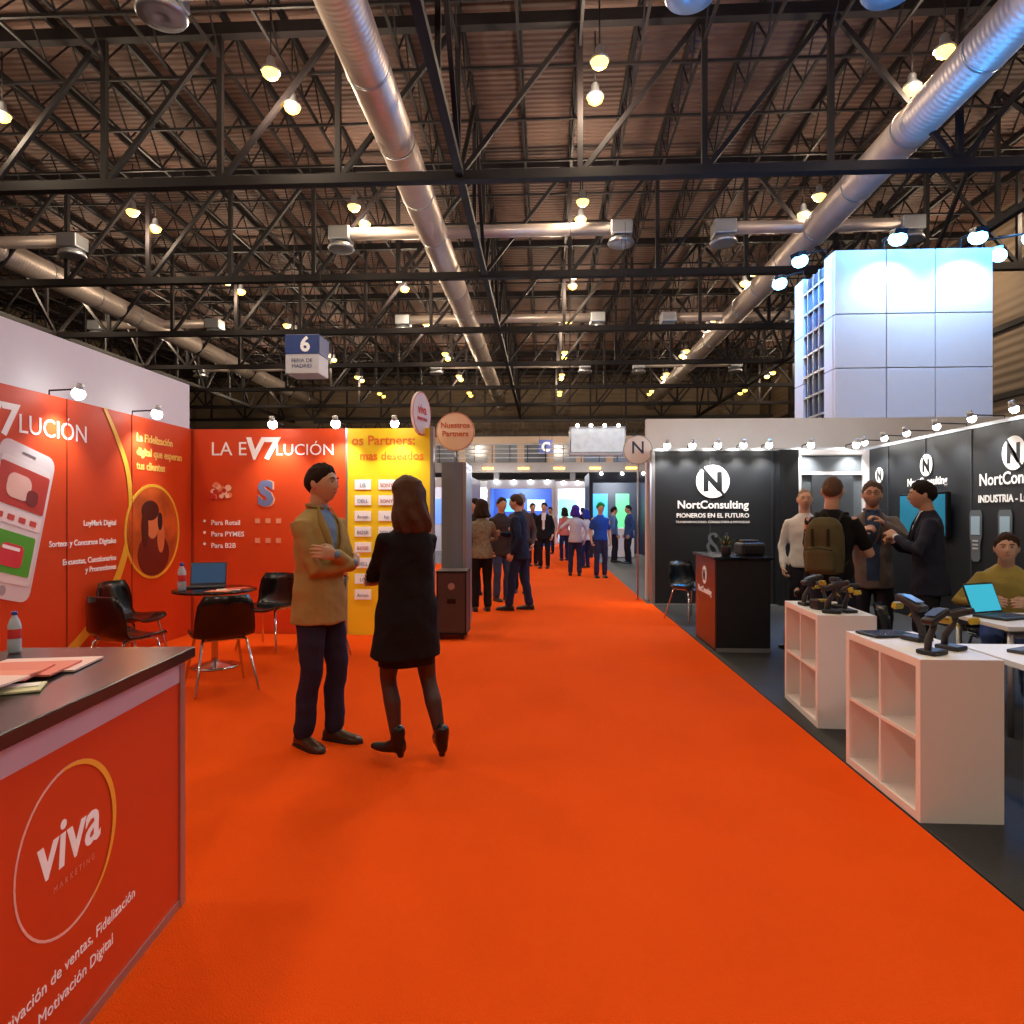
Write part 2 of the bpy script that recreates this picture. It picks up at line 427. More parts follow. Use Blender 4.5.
b=B(); b.box((0,0,.003),(.15,.11,.005),plain(215,215,170)); b.box((.02,.01,.008),(.09,.04,.004),plain(250,250,250)); b.obj('notepad',(-1.5,1.83,.957),.5)

# ---------------------------------------------------------------- chairs, tables etc
def chair(name,x,y,h,seat=None,leg=None):
    seat=seat or m_blackg; leg=leg or m_chrome
    b=B(); prof=[(.23,.43),(.20,.452),(.08,.445),(-.06,.435),(-.15,.445),(-.20,.50),(-.225,.60),(-.245,.72),(-.262,.80)]
    n=12; th=.014; top=[];bot=[]
    for k,(py,pz) in enumerate(prof):
        r1=[];r2=[]
        wd=[.20,.22,.235,.235,.235,.235,.23,.215,.17][k]
        for j in range(n+1):
            u=-1+2*j/n
            back=max(0,min(1,(k-3.5)/2.5))
            lift=(1-back)*.035*abs(u)**3; fwd=back*.06*u*u
            p=V((u*wd,py+fwd,pz+lift)); r1.append(p)
            r2.append(p+V((0,-th*back,-th*(1-back*.5))))
        top.append(r1);bot.append(r2)
    m=n+1; vs=[p for r in top for p in r]+[p for r in bot for p in r]; fs=[]; o=m*len(prof)
    for i in range(len(prof)-1):
        for j in range(n):
            q=i*m+j
            fs+=[(q,q+1,q+m+1,q+m),(o+q,o+q+m,o+q+m+1,o+q+1)]
        fs+=[(i*m,i*m+m,o+i*m+m,o+i*m),(i*m+n,o+i*m+n,o+i*m+m+n,i*m+m+n)]
    for j in range(n):
        fs.append((j,o+j,o+j+1,j+1)); q=(len(prof)-1)*m+j; fs.append((q,q+1,o+q+1,o+q))
    b.add(vs,fs,seat,True)
    for sx in(-1,1):
        b.tube([(sx*.24,.24,.013),(sx*.17,.15,.42),(sx*.15,.1,.43),(sx*.15,-.1,.43),(sx*.17,-.15,.42),(sx*.24,-.26,.013)],.011,leg,8)
    b.tube([(-.16,.1,.425),(.16,.1,.425)],.009,leg,6); b.tube([(-.16,-.1,.42),(.16,-.1,.42)],.009,leg,6)
    return b.obj(name,(x,y,.006),math.radians(h))
chair('chair',-2.70,5.5,38); chair('chair',-3.0,7.2,170); chair('chair',-2.33,6.95,115)
chair('chair',-4.0,6.35,-95); chair('chair',-3.45,5.4,-20)
b=B()
b.lathe([(.36,.715),(.375,.72),(.375,.738),(.36,.742)],(0,0,0),m_blackg,40)
b.lathe([(.035,.03),(.03,.1),(.03,.70),(.1,.715)],(0,0,0),m_chrome,20)
b.lathe([(.22,0),(.23,.008),(.2,.02),(.05,.045),(.03,.06)],(0,0,0),m_chrome,32)
b.obj('round_table',(-3.15,6.3,.006))
def laptop(name,x,y,z,h,scr=None,col=None,ang=105):
    b=B(); col=col or plain(60,62,68); b.box((0,0,.009),(.33,.23,.018),col,None,.004)
    b.box((0,.005,.0185),(.29,.12,.002),plain(25,25,28))
    a=math.radians(ang-90); R=Matrix.Rotation(-a,3,'X')
    c=V((0,.115,.018))+R@V((0,0,.11))
    b.box(c,(.33,.008,.22),col,R,.003); b.box(c+R@V((0,-.0055,0)),(.305,.002,.195),scr or m_screen,R)
    return b.obj(name,(x,y,z),math.radians(h))
laptop('laptop',-3.28,6.4,.75,20,M('scrdark',C(40,60,80),.2,emit=.3,ecol=C(60,100,140)))
m_glass=M('water_plastic',C(190,205,220),.15,var=.1)
def bottle(x,y,z,s=1):
    b=B(); b.lathe([(.028,0),(.033,.01),(.033,.07),(.030,.09),(.033,.11),(.033,.15),(.024,.18),(.013,.2),(.013,.215)],(0,0,0),m_glass,16)
    b.lathe([(.0335,.08),(.0337,.082),(.0337,.13),(.0335,.132)],(0,0,0),plain(220,60,60),16); b.lathe([(.015,.208),(.015,.225),(.012,.228)],(0,0,0),plain(40,80,180),12)
    b.obj('water_bottle',(x,y,z),0,None,s)
bottle(-3.42,6.2,.750,1.1); bottle(-3.36,6.1,.750,1.1); bottle(-1.90,2.33,.957,.65)
b=B()
for i in range(3): b.box((.04*i,.1*i-.1,.002+.002*i),(.21,.15,.002),[plain(235,120,60),plain(240,235,225),plain(220,80,40)][i],Matrix.Rotation(.4*i,3,'Z'))
b.obj('brochure',(-3.0,6.18,.749))
b=B(); b.bx(-.17,.17,-.2,.2,.06,.80,plain(66,52,50),.012)
for z in(.075,.785): b.bx(-.177,.177,-.207,.207,z-.012,z+.012,m_steel,.004)
for sx in(-1,1):
    for sy in(-1,1):
        b.cyl((sx*.12,sy*.15-.012,.03),(sx*.12,sy*.15+.012,.03),.03,.03,m_blackg,12); b.bx(sx*.165-.008,sx*.165+.008,sy*.195-.008,sy*.195+.008,.06,.8,m_steel)
b.box((0,-.205,.45),(.1,.012,.05),m_blackg,None,.01); b.cyl((0,-.2,.62),(0,-.21,.62),.04,.04,m_alu,16)
b.obj('flight_case',(-1.08,7.95,.006))
b=B(); b.bx(-1.31,-1.02,8.55,9.2,0,2.1,m_grey); b.bx(-1.315,-1.01,8.53,8.55,0,2.12,m_grey); b.bx(-1.04,-1.0,8.52,9.2,.0,2.12,m_alu); b.obj('grey_storage_cabinet')

def circ_sign(name,x,y,z,r,facing,mat,txt,tcol,pole=True,z0=2.5):
    b=B(); f=V(facing); xd=ZA.cross(f).normalized()
    b.disc(V((0,0,0))-f*.015,xd,ZA,r,.03,mat)
    for i,t in enumerate(txt): b.text(t[0],f*.018+V((0,0,t[1])),xd,t[2],tcol,bold=.002)
    b.ring(f*.016,xd,ZA,r*.95,r*.98,.002,tcol)
    if pole: b.cyl((0,0,-r),(0,0,z0-z),.014,.014,m_alu,8)
    b.obj(name,(x,y,z))
circ_sign('round_pole_sign',-1.16,8.7,2.53,.25,-YA,plain(240,210,190),[('Nuestros',.05,.1),('Partners',-.06,.1)],plain(200,100,60),z0=2.13)
circ_sign('round_pole_sign',-1.48,8.0,2.66,.26,V((.97,-.24,0)),plain(238,225,225),[('viva',.0,.16),('MARKETING',-.08,.05)],plain(220,70,40),z0=2.5)
circ_sign('round_pole_sign',1.58,11.6,2.56,.25,-YA,plain(235,235,240),[('N',-.06,.3)],plain(30,60,100),z0=0.006)

# ---------------------------------------------------------------- right stand
b=B()
b.bx(1.80,3.75,11.2,11.32,0,2.5,m_black)
b.bx(1.745,1.80,11.16,11.34,0,2.52,m_alu)
b.bx(3.75,4.05,11.0,11.32,0,2.5,m_black)
b.bx(4.05,4.13,11.1,11.2,0,2.5,m_white); b.bx(5.10,5.2,11.1,11.2,0,2.5,m_white); b.bx(4.13,5.1,11.1,11.2,2.42,2.5,m_white); b.bx(4.13,5.1,11.1,11.2,2.1,2.15,m_white)
b.bx(4.13,5.1,11.15,11.19,0,2.41,plain(96,104,112)); b.bx(4.3,4.95,11.1,11.16,0.02,2.09,plain(70,76,84)); b.bx(4.85,4.9,11.05,11.1,1.0,1.06,m_chrome)
b.bx(5.2,5.32,2.5,11.32,0,2.5,m_black)
for y in (3.5,4.5,5.5,6.5,7.5,8.5,9.5,10.5): b.bx(5.19,5.2,y-.012,y+.012,0,2.5,plain(50,54,60))
for x in (2.7,3.7): b.bx(x-.01,x+.01,11.192,11.2,0,2.5,plain(45,48,54))
b.bx(1.76,5.18,11.18,11.34,2.5,2.54,m_alu); b.bx(5.18,5.34,2.5,11.34,2.5,2.54,m_alu)
def nlogo(c,xd,r):
    c=V(c); nn=V(xd).cross(ZA)
    b.disc(c,V(xd),ZA,r,.004,m_wtext); b.text('N',c+nn*.005-ZA*r*.52,xd,r*1.5,m_black,bold=r*.08)
    b.poly([c+nn*.006+V(xd)*(r*p)+ZA*(r*q) for p,q in((-.75,.9),(-.6,.95),(.75,-.8),(.62,-.9))],nn,.002,m_black)
yb=11.19
nlogo((2.74,yb,2.0),XA,.27)
b.text('NortConsulting',(2.74,yb,1.56),XA,.18,m_wtext,bold=.004); b.text('PIONEROS EN EL FUTURO',(2.74,yb,1.41),XA,.1,m_wtext,bold=.002); b.text('TRANSFORMACIONES, CONSULTORÍA & MOVILIDAD',(2.74,yb,1.32),XA,.05,m_wtext)
b.text('§',(2.74,yb,.75),XA,.6,plain(90,95,105))
xr=5.188
nlogo((xr,10.75,2.07),-YA,.12); nlogo((xr,9.46,2.13),-YA,.15); nlogo((xr,7.74,2.14),-YA,.19)
b.text('NortConsulting',(xr,9.46,1.86),-YA,.15,m_wtext,bold=.003); b.text('NortConsulting',(xr,7.7,1.8),-YA,.2,m_wtext,bold=.003)
b.text('INDUSTRIA - LOGÍSTICA',(xr,7.7,1.6),-YA,.12,m_wtext,bold=.003)
b.text('MOVILIDAD',(xr,9.46,1.75),-YA,.07,m_wtext)
for (y,z,h) in ((8.4,1.2,.62),(7.88,1.2,.62),(7.1,1.1,.5)):
    pts_=[]
    for p,q in((-.15,.5),(.15,.5),(.19,.4),(.18,.0),(.13,-.2),(.13,-.45),(.08,-.5),(-.08,-.5),(-.13,-.45),(-.13,-.2),(-.18,0),(-.19,.4)): pts_.append(V((xr,y-p*h,z+q*h)))
    b.poly(pts_,-XA,.006,plain(90,98,108)); b.box((xr-.008,y,z+h*.2),(.004,h*.26,h*.36),plain(150,180,200))
    for i in range(3):
        for j in range(3): b.box((xr-.009,y-.035+.035*i,z-h*.1-.045*j),(.004,.022,.022),plain(190,190,195))
b.obj('right_exhibition_stand_partition')
b=B(); b.box((0,0,0),(.06,1.15,.6),m_blackg,None,.01); b.box((-.032,0,0),(.004,1.09,.54),M('tv_picture',C(30,90,115),.2,emit=.35,ecol=C(50,150,185),var=.7,vscale=3))
b.box((.05,0,0),(.04,.3,.3),m_steel)
b.obj('wall_mounted_tv',(5.12,9.4,1.45))
for x in (1.95,2.35,2.75,3.15,3.55,4.2,4.9): wall_spot((x,11.26,2.54),-YA,42,r=.055)
for y in (10.6,10.0,9.4,8.7,8.0,7.3,6.4,5.4): wall_spot((5.26,y,2.54),-XA,42)
simple('white_partition_wall',1.74,9.5,11.7,11.85,0,3.1,m_white)

# white tower
b=B(); x0,x1,y0,y1,zt=5.62,8.60,13.4,15.5,6.60
b.bx(x0+.1,x1-.1,y0+.1,y1-.1,0,zt-.05,plain(50,60,84))
nx=[x0,x0+1.9,x1]; zz=[0,1.6,3.2,4.3,5.35,zt]
nx=[x0,x0+.98,x0+1.9,x1]
for i in range(3):
    for j in range(5): b.bx(nx[i]+.01,nx[i+1]-.01,y0,y0+.1,zz[j]+.01,zz[j+1]-.01,m_white,.006)
for j in range(5): b.bx(x0,x0+.08,y0+.1,y0+.5,zz[j]+.01,zz[j+1]-.01,m_white); b.bx(x0,x0+.08,y1-.5,y1,zz[j]+.01,zz[j+1]-.01,m_white); b.bx(x1-.1,x1,y0+.1,y1,zz[j]+.01,zz[j+1]-.01,m_white)
b.bx(x0+.05,x0+.08,y0+.5,y1-.5,0,zt-.3,plain(24,40,80,.2))
for z in [2.6+.45*k for k in range(9)]: b.bx(x0,x0+.05,y0+.5,y1-.5,z,z+.04,m_alu)
for y in (y0+.75,y0+1.05,y0+1.35): b.bx(x0,x0+.05,y,y+.03,0,zt-.1,m_alu)
tw=b.obj('white_stand_tower')
b=B()
fl=[((x0+.95,y0-.5,zt+.12),(x0+.95,y0,4.6)),((x0+2.4,y0-.5,zt+.12),(x0+2.4,y0,4.6)),((x0-.5,y0+.5,zt+.1),(x0,y0+.7,4.5)),((x0-.5,y0+1.7,zt+.05),(x0,y0+1.7,4.5)),((x1+.9,y0+.2,zt+.35),(x1,y0+1,4.5)),((x1+1.3,y0+1.8,zt+.6),(x1,y0+1,4.5))]
for p,t in fl:
    p=V(p);t=V(t); d=(t-p).normalized(); base=V((min(max(p.x,x0+.05),x1-.05),max(p.y,y0+.05),zt+.0))
    b.tube([base,base+V((0,0,.2)),p],.02,m_steel,6)
    Rq=d.to_track_quat('Z','Y').to_matrix()
    b.box(p,(.22,.22,.10),m_blackg,Rq); b.box(p+d*.08,(.19,.19,.03),m_flood,Rq); b.sphere(p+d*.12,(.16,.16,.13),m_flood,12,Rq,6)
fo=b.obj('floodlight')
for i,(p,t) in enumerate(fl):
    d=(V(t)-V(p)).normalized(); light('flood_beam','SPOT',V(p)+d*.28,t,150 if i<2 else 260,(.55,.78,1) if i<2 else (.06,.4,1),fo,.12,140,.8)
    light('flood_spill','POINT',V(p)+(V((0,-.3,.35)) if i<2 else V((-.3,0,.35))),t,200,(.05,.35,1),fo,.15)

def kallax(x,y,rz):
    b=B(); W=.38;L=.78;Hh=.765;t=.04
    b.bx(0,W,0,t,t,Hh-t,m_wlam); b.bx(0,W,L-t,L,t,Hh-t,m_wlam); b.bx(0,W,0,L,0,t,m_wlam); b.bx(0,W,0,L,Hh-t,Hh,m_wlam)
    b.bx(0.003,W-.021,L/2-.009,L/2+.009,t,Hh-t,m_wlam); b.bx(.004,W-.021,t,L-t,Hh/2-.009,Hh/2+.009,m_wlam); b.bx(W-.02,W-.006,t,L-t,t,Hh-t,m_wlam)
    return b.obj('cube_shelf_unit',(x,y,.008),math.radians(rz))
kallax(1.755,3.25,0); kallax(1.84,4.66,-4)
b=B(); b.bx(1.80,2.36,7.2,8.15,0,.98,m_black); b.bx(1.77,2.39,7.17,8.18,.98,1.01,m_blackg,.004)
b.bx(1.792,1.8,7.22,8.13,.03,.97,M('brown_wood_front',C(92,48,38),.3,var=.2))
b.disc((1.79,7.68,.78),-YA,ZA,.1,.004,m_wtext); b.text('N',(1.785,7.68,.73),-YA,.15,m_black,bold=.008); b.text('NortConsulting',(1.79,7.68,.58),-YA,.1,m_wtext,bold=.002)
b.bx(1.8,2.36,7.192,7.2,0,.05,m_alu)
b.obj('black_counter')
b=B(); b.box((0,0,.07),(.26,.26,.14),plain(30,30,34),None,.03); b.box((0,-.135,.05),(.18,.02,.04),plain(12,12,12)); b.box((0,.02,.155),(.18,.14,.03),plain(50,50,55),None,.012); b.obj('label_printer',(2.22,7.45,1.012),.1)
b=B(); b.lathe([(.04,0),(.05,.01),(.055,.1),(.05,.11)],(0,0,0),plain(40,40,45),16)
for k in range(16):
    a_=k*2.4; r_=.05+.03*(k%3); h_=.16+.03*(k%4); b.tube([(0,0,.08),(r_*.5*math.cos(a_),r_*.5*math.sin(a_),h_*.7),(r_*math.cos(a_),r_*math.sin(a_),h_)],[.004,.008,.002],plain(50,80,40),5)
b.obj('potted_plant',(1.94,7.35,1.012))
bottle(2.08,7.85,1.012,1)
def scanner(x,y,z,h,s=.85):
    b=B()
    b.box((0,0,.012),(.1,.12,.024),plain(28,28,32),None,.008)
    b.tube([(0,.035,.02),(0,.03,.07),(0,-.01,.13),(0,-.02,.17)],[.017,.018,.016,.018],plain(50,50,56),10)
    R=Matrix.Rotation(-.35,3,'X')
    b.box((0,-.03,.19),(.068,.16,.035),plain(42,42,48),R,.012); b.box((0,-.02,.2125),(.054,.09,.003),plain(90,110,150,.2),R)
    b.box((0,-.115,.165),(.06,.03,.035),plain(190,170,50),R,.008); b.tube([(0,-.015,.15),(0,-.045,.12)],.004,plain(200,170,30),6)
    b.obj('handheld_barcode_scanner',(x,y,z),math.radians(h),None,s)
scanner(1.88,3.38,.775,120,.95); scanner(2.0,3.74,.775,200,1.05); scanner(2.04,3.50,.775,30,.95)
b=B(); b.box((0,0,.008),(.26,.18,.014),plain(30,32,40),None,.006); b.box((0,0,.0155),(.23,.15,.002),plain(60,75,110,.15)); b.obj('tablet_computer',(1.92,3.90,.774),.2)
scanner(1.98,4.76,.775,60,1.0); scanner(2.13,5.02,.775,-40,1.0); scanner(1.97,5.16,.775,100,1.0); scanner(2.14,5.3,.775,190,.7); scanner(2.1,4.80,.775,10,.9)
b=B(); b.box((0,0,.06),(.2,.16,.12),plain(30,30,34),None,.02); b.box((0,-.06,.11),(.14,.06,.03),plain(180,155,50),None,.01); b.obj('label_printer',(1.98,4.96,.774),.3,None,.6)
def table(name,x0,x1,y0,y1,z=.73):
    b=B(); b.bx(x0,x1,y0,y1,z-.03,z,m_wlam,.003)
    for x in(x0+.05,x1-.05):
        for y in(y0+.05,y1-.05): b.cyl((x,y,.008),(x,y,z-.03),.02,.02,m_alu,12)
    b.bx(x0+.05,x1-.05,y0+.04,y0+.06,z-.08,z-.03,m_alu); b.bx(x0+.05,x1-.05,y1-.06,y1-.04,z-.08,z-.03,m_alu)
    b.obj(name)
table('table',2.98,4.3,4.5,5.15); table('table',2.3,3.2,3.35,3.9)
laptop('laptop',3.22,4.9,.73,25,M('scr_blue',C(60,170,200),.2,emit=.6,ecol=C(70,200,230)),plain(40,42,46),110)
laptop('laptop',3.62,4.8,.73,185,None,plain(70,72,76)); laptop('laptop',2.62,3.65,.73,-150,None,plain(60,60,66),100)
chair('chair',2.66,4.98,-110); chair('chair',3.75,5.72,170); chair('chair',2.80,6.95,10); chair('chair',2.0,9.4,-150); chair('chair',3.5,4.0,-10)
b=B(); b.box((0,0,.16),(.34,.16,.30),cloth(30,30,36),None,.05); b.tube([(-.08,0,.30),(-.06,0,.37),(.06,0,.37),(.08,0,.30)],.01,cloth(20,20,24),8); b.box((0,-.085,.14),(.24,.03,.16),cloth(44,44,52),None,.012); b.obj('shoulder_bag',(2.55,4.3,.008),.3)

# ---------------------------------------------------------------- distant mezzanine and booths
b=B(); mz=plain(92,80,76); rail=plain(170,170,175)
b.bx(-16,15,38,46,3.9,4.3,mz); b.bx(-16,15,37.9,38,3.85,4.4,plain(140,128,120))
for k in range(32): b.bx(-16+k,-15.95+k,37.93,37.98,4.4,5.4,m_steel)
for z in (4.65,4.9,5.15,5.4): b.bx(-16,15,37.93,37.97,z,z+.05,rail)
for k in range(8): b.bx(-15.8+4.3*k,-15.5+4.3*k,38.1,38.4,0,3.9,mz)
for k in range(16): b.bx(-15.5+2*k,-14.9+2*k,37.82,37.9,4.02,4.12,m_lamp)
b.bx(-16,15,45.9,46.1,0,6.8,plain(140,120,104))
for k in range(15): b.bx(-15.4+2*k,-13.9+2*k,45.85,45.9,4.6,6.3,plain(80,86,98,.2))
for z in (6.8,7.8): b.bx(-16,15,45.9,46.1,z,z+.15,m_steel)
for k in range(31): b.beam((-16+k,46,6.8),(-15.5+k,46,7.9),.06,.06,m_steel); b.beam((-15.5+k,46,7.9),(-15+k,46,6.8),.06,.06,m_steel)
mo=b.obj('mezzanine_gallery')
for x in (-8,-2,4,10): light('mezzanine_fill','AREA',(x,37.6,3.8),(x,36,0),260,(.8,.88,1),mo,.6)  # added fill without fixtures, brightens the dark far end
for x in (-5,1,7): light('mezzanine_fill','AREA',(x,41,6.3),(x,45.9,5),160,(1,.8,.6),mo,.6)  # added fill aimed at the gallery's rear wall, no fixture
def booth(x0,x1,y,dep,h,wall,fas,posters,name='distant_exhibition_booth',lc=(.9,.95,1),e=130):
    b=B(); b.bx(x0,x1,y+dep,y+dep+.1,0,h,wall); b.bx(x0,x0+.08,y,y+dep,0,h,wall); b.bx(x1-.08,x1,y,y+dep,0,h,wall)
    b.bx(x0,x1,y-.05,y+.1,h-.35,h,fas); b.bx(x0,x0+.12,y-.05,y+.1,0,h-.35,fas); b.bx(x1-.12,x1,y-.05,y+.1,0,h-.35,fas)
    for (px,pz,w,hh,mt) in posters:
        b.bx(px-w/2,px+w/2,y+dep-.03,y+dep,pz-hh/2,pz+hh/2,mt)
    for k in range(int((x1-x0)/.7)): b.sphere((x0+.4+.7*k,y-.12,h-.05),.05,m_led,8,None,5)
    b.bx((x0+x1)/2-.5,(x0+x1)/2+.5,y+.3,y+.8,0.01,1.0,m_wlam,.01)
    o=b.obj(name); light('booth_fill','AREA',((x0+x1)/2,y+dep*.4,h-.1),((x0+x1)/2,y+dep,.8),e,lc,o,.8)  # area light is added fill to brighten the booth, no lamp body
E=lambda r,g,b_,e=1.0:plain(r,g,b_,.3,e)
booth(-8,-2.6,24,3,2.8,plain(150,140,150),plain(200,196,200),[(-6,1.6,1.2,1.2,E(150,80,130,.4)),(-4,1.6,1.2,1.0,E(90,120,190,.4)),(-3,1.4,.5,1.8,plain(220,220,225))])
booth(-2.4,.4,28,3,2.9,plain(50,84,160),plain(200,210,225),[(-1.6,1.9,1.0,.6,E(90,160,240,.9)),(-.4,1.9,.8,.5,E(190,225,240,.9)),(-1,1.0,.8,.7,plain(220,220,230)),(-2.0,1.0,.3,.6,plain(230,110,60))],lc=(.65,.8,1))
booth(1.5,3.6,23,2.5,2.9,plain(16,26,44),plain(18,24,36),[(2.0,1.8,.7,.9,E(50,130,190,.6)),(2.9,1.6,.5,1.3,E(80,170,110,.5)),(2.0,.9,.6,.5,plain(190,200,210))])
booth(3.8,8,22,3,3.2,plain(40,90,140),plain(200,205,210),[(5,1.7,2,1.2,E(80,150,220,.6))])
booth(.5,4.5,33,3,3.1,plain(190,200,215),plain(230,232,238),[(1.2,1.8,.9,1.0,E(120,200,170,.6)),(2.6,1.8,1.0,.8,E(60,140,220,.8))],e=200)
booth(-6,-.2,34.2,3,3.2,plain(200,200,210),plain(230,232,238),[(-3.5,1.8,1.4,1.0,E(120,150,230,.5)),(-1.2,1.8,.8,1.2,E(160,90,150,.4))],e=200)
booth(-14,-8.5,22,3,3.2,plain(90,60,50),plain(180,60,30),[(-11,1.7,2,1.4,E(220,120,60,.4))])
booth(9,16,20,4,3.8,plain(50,70,90),plain(200,200,205),[(12,2,3,1.4,E(80,150,220,.5))])
b=B(); m_mesh=M('backlit_stretch_fabric',C(215,222,220),.6,emit=.28,ecol=C(225,235,235),var=.35,vscale=6)
b.box((0,0,0),(1.6,.9,.72),m_mesh,None,.02)
for sx in(-.8,.8):
    for sy in(-.45,.45): b.cyl((sx,sy,.36),(sx,sy,6.4),.006,.006,m_steel,6); b.cyl((sx,sy,-.37),(sx,sy,.37),.02,.02,m_alu,6)
for z in(-.37,.37):
    for yy in(-.46,.46): b.bx(-.82,.82,yy-.02,yy+.02,z-.02,z+.02,m_alu)
for k in range(4): b.sphere((-.6+.4*k,-.5,.42),.05,m_led,8,None,5)
b.obj('hanging_fabric_banner',(1.55,20.4,3.66))
b=B(); b.box((0,0,0),(.9,.15,.9),plain(25,50,130)); b.text('C',(0,-.08,-.28),XA,.78,m_wtext,bold=.03)
for sx in(-.4,.4): b.cyl((sx,0,.45),(sx,0,4.2),.01,.01,m_steel,6)
b.obj('hanging_direction_sign',(.05,44,5.9))

# ---------------------------------------------------------------- people
def ik(a,t,l1,l2,pole):
    d=t-a; L=min(d.length,.998*(l1+l2)); n=d.normalized()
    x=(l1*l1-l2*l2+L*L)/(2*L); h=math.sqrt(max(0,l1*l1-x*x)); pv=(pole-n*pole.dot(n)).normalized()
    return a+n*x+pv*h, a+n*L
def hsurf(x,y,z,off=0):
    jaw=1-.26*max(0,-z)**1.5
    X=(.077+off)*x*jaw; Y=(.099+off)*y*(1.04-.28*max(0,-z) if y<0 else 1-.04*max(0,z)); Z=(.119+off)*z
    if y>0:
        Y+=.012*math.exp(-((z+.82)/.22)**2)*y
        if z>-.3:
            t=(.22-z)/.44 if z<.22 else 0
            if z<-.2: t*=max(0,(z+.3)/.1)
            Y+=.026*max(0,t)*math.exp(-(x/.13)**2)*y
        for sx in(-.37,.37): Y-=.009*math.exp(-((x-sx)**2/.035+(z-.1)**2/.014))
        Y+=.004*math.exp(-((z-.26)/.08)**2)*y
        Y+=.006*math.exp(-(x/.22)**2-((z+.47)/.1)**2)
    return V((X,Y,Z))
def hgrid(fn,nl=30,nn=36):
    rs=[]
    for i in range(nl+1):
        a=max(-1.54,min(1.54,-pi/2+pi*i/nl))
        rs.append([fn(math.cos(a)*math.cos(2*pi*j/nn),math.cos(a)*math.sin(2*pi*j/nn),math.sin(a)) for j in range(nn)])
    return rs
def sell(c,ax,ay,rx,ry,n=24,p=2.3,wv=0,ph=0):
    o=[]
    for i in range(n):
        t=2*pi*i/n; co,si=math.cos(t),math.sin(t); k=1+wv*math.sin(7*t+ph)
        o.append(c+ax*rx*k*math.copysign(abs(co)**(2/p),co)+ay*ry*k*math.copysign(abs(si)**(2/p),si))
    return o
TORSO={'jacket':[(-.17,.196,.148,0),(-.16,.196,.148,0),(-.05,.186,.142,0),(.08,.168,.124,0),(.2,.170,.118,0),(.33,.184,.126,0),(.42,.184,.116,-.005),(.475,.165,.098,-.012),(.515,.11,.078,-.015),(.545,.066,.064,-.015),(.565,.06,.06,-.01)],
 'shirt':[(-.07,.172,.126,0),(.0,.17,.124,0),(.1,.158,.115,0),(.2,.16,.112,0),(.33,.178,.12,0),(.42,.176,.11,-.005),(.475,.155,.095,-.012),(.515,.10,.074,-.015),(.54,.064,.062,-.012),(.55,.058,.058,-.01)],
 'coat':[(-.29,.225,.170,0),(-.28,.225,.170,0),(-.2,.218,.165,0),(-.05,.202,.155,-.005),(.08,.182,.134,0),(.2,.172,.122,0),(.33,.172,.126,.005),(.41,.166,.110,-.005),(.465,.145,.092,-.012),(.505,.095,.07,-.015),(.53,.06,.058,-.015),(.545,.055,.055,-.01)],
 'blouse':[(-.1,.18,.135,0),(.0,.172,.13,0),(.1,.145,.108,0),(.2,.142,.105,0),(.33,.158,.12,.005),(.41,.156,.105,-.005),(.465,.135,.088,-.012),(.505,.09,.066,-.015),(.525,.06,.056,-.012),(.54,.05,.05,-.01)]}
def hand(b,w,d,n,side,mat,curl=.5,vox=None):
    d=d.normalized(); n=(n-d*n.dot(d)).normalized(); x=d.cross(n)*side
    t=B()
    rs=[]
    for k,(q,wd,th) in enumerate([(-.015,.024,.019),(0,.026,.018),(.03,.036,.017),(.065,.041,.015),(.088,.040,.012),(.097,.034,.008)]):
        rs.append(sell(w+d*q,x,n,wd,th,16,2.4))
    t.rings(rs,mat)
    for k,(o,ln) in enumerate([(.030,.070),(.010,.080),(-.011,.074),(-.030,.058)]):
        p=w+d*.078+x*o; dd=(d+x*o*1.5).normalized(); pts=[p-dd*.01]; a=0
        for sg in(.0,.45,.3,.25):
            if sg:
                a+=curl*(.9 if sg==.45 else 1.1); pts.append(pts[-1]+(dd*math.cos(a)+n*math.sin(a))*ln*sg)
            else: pts.append(p+dd*.012)
        t.tube(pts,[.0095,.0095,.009,.008,.0068],mat,8)
    p=w+d*.022+x*.026
    t.tube([p-x*.01,p+x*.018+d*.022+n*.006,p+x*.024+d*.046+n*.014*(1+curl),p+x*.02+d*.066+n*.024*(1+curl)],[.013,.012,.0105,.008],mat,8)
    if vox:
        vs,fs=remesh(t,vox,2,.4); b.add(vs,fs,mat,True)
    else: b.add(t.v,t.f,mat,True)
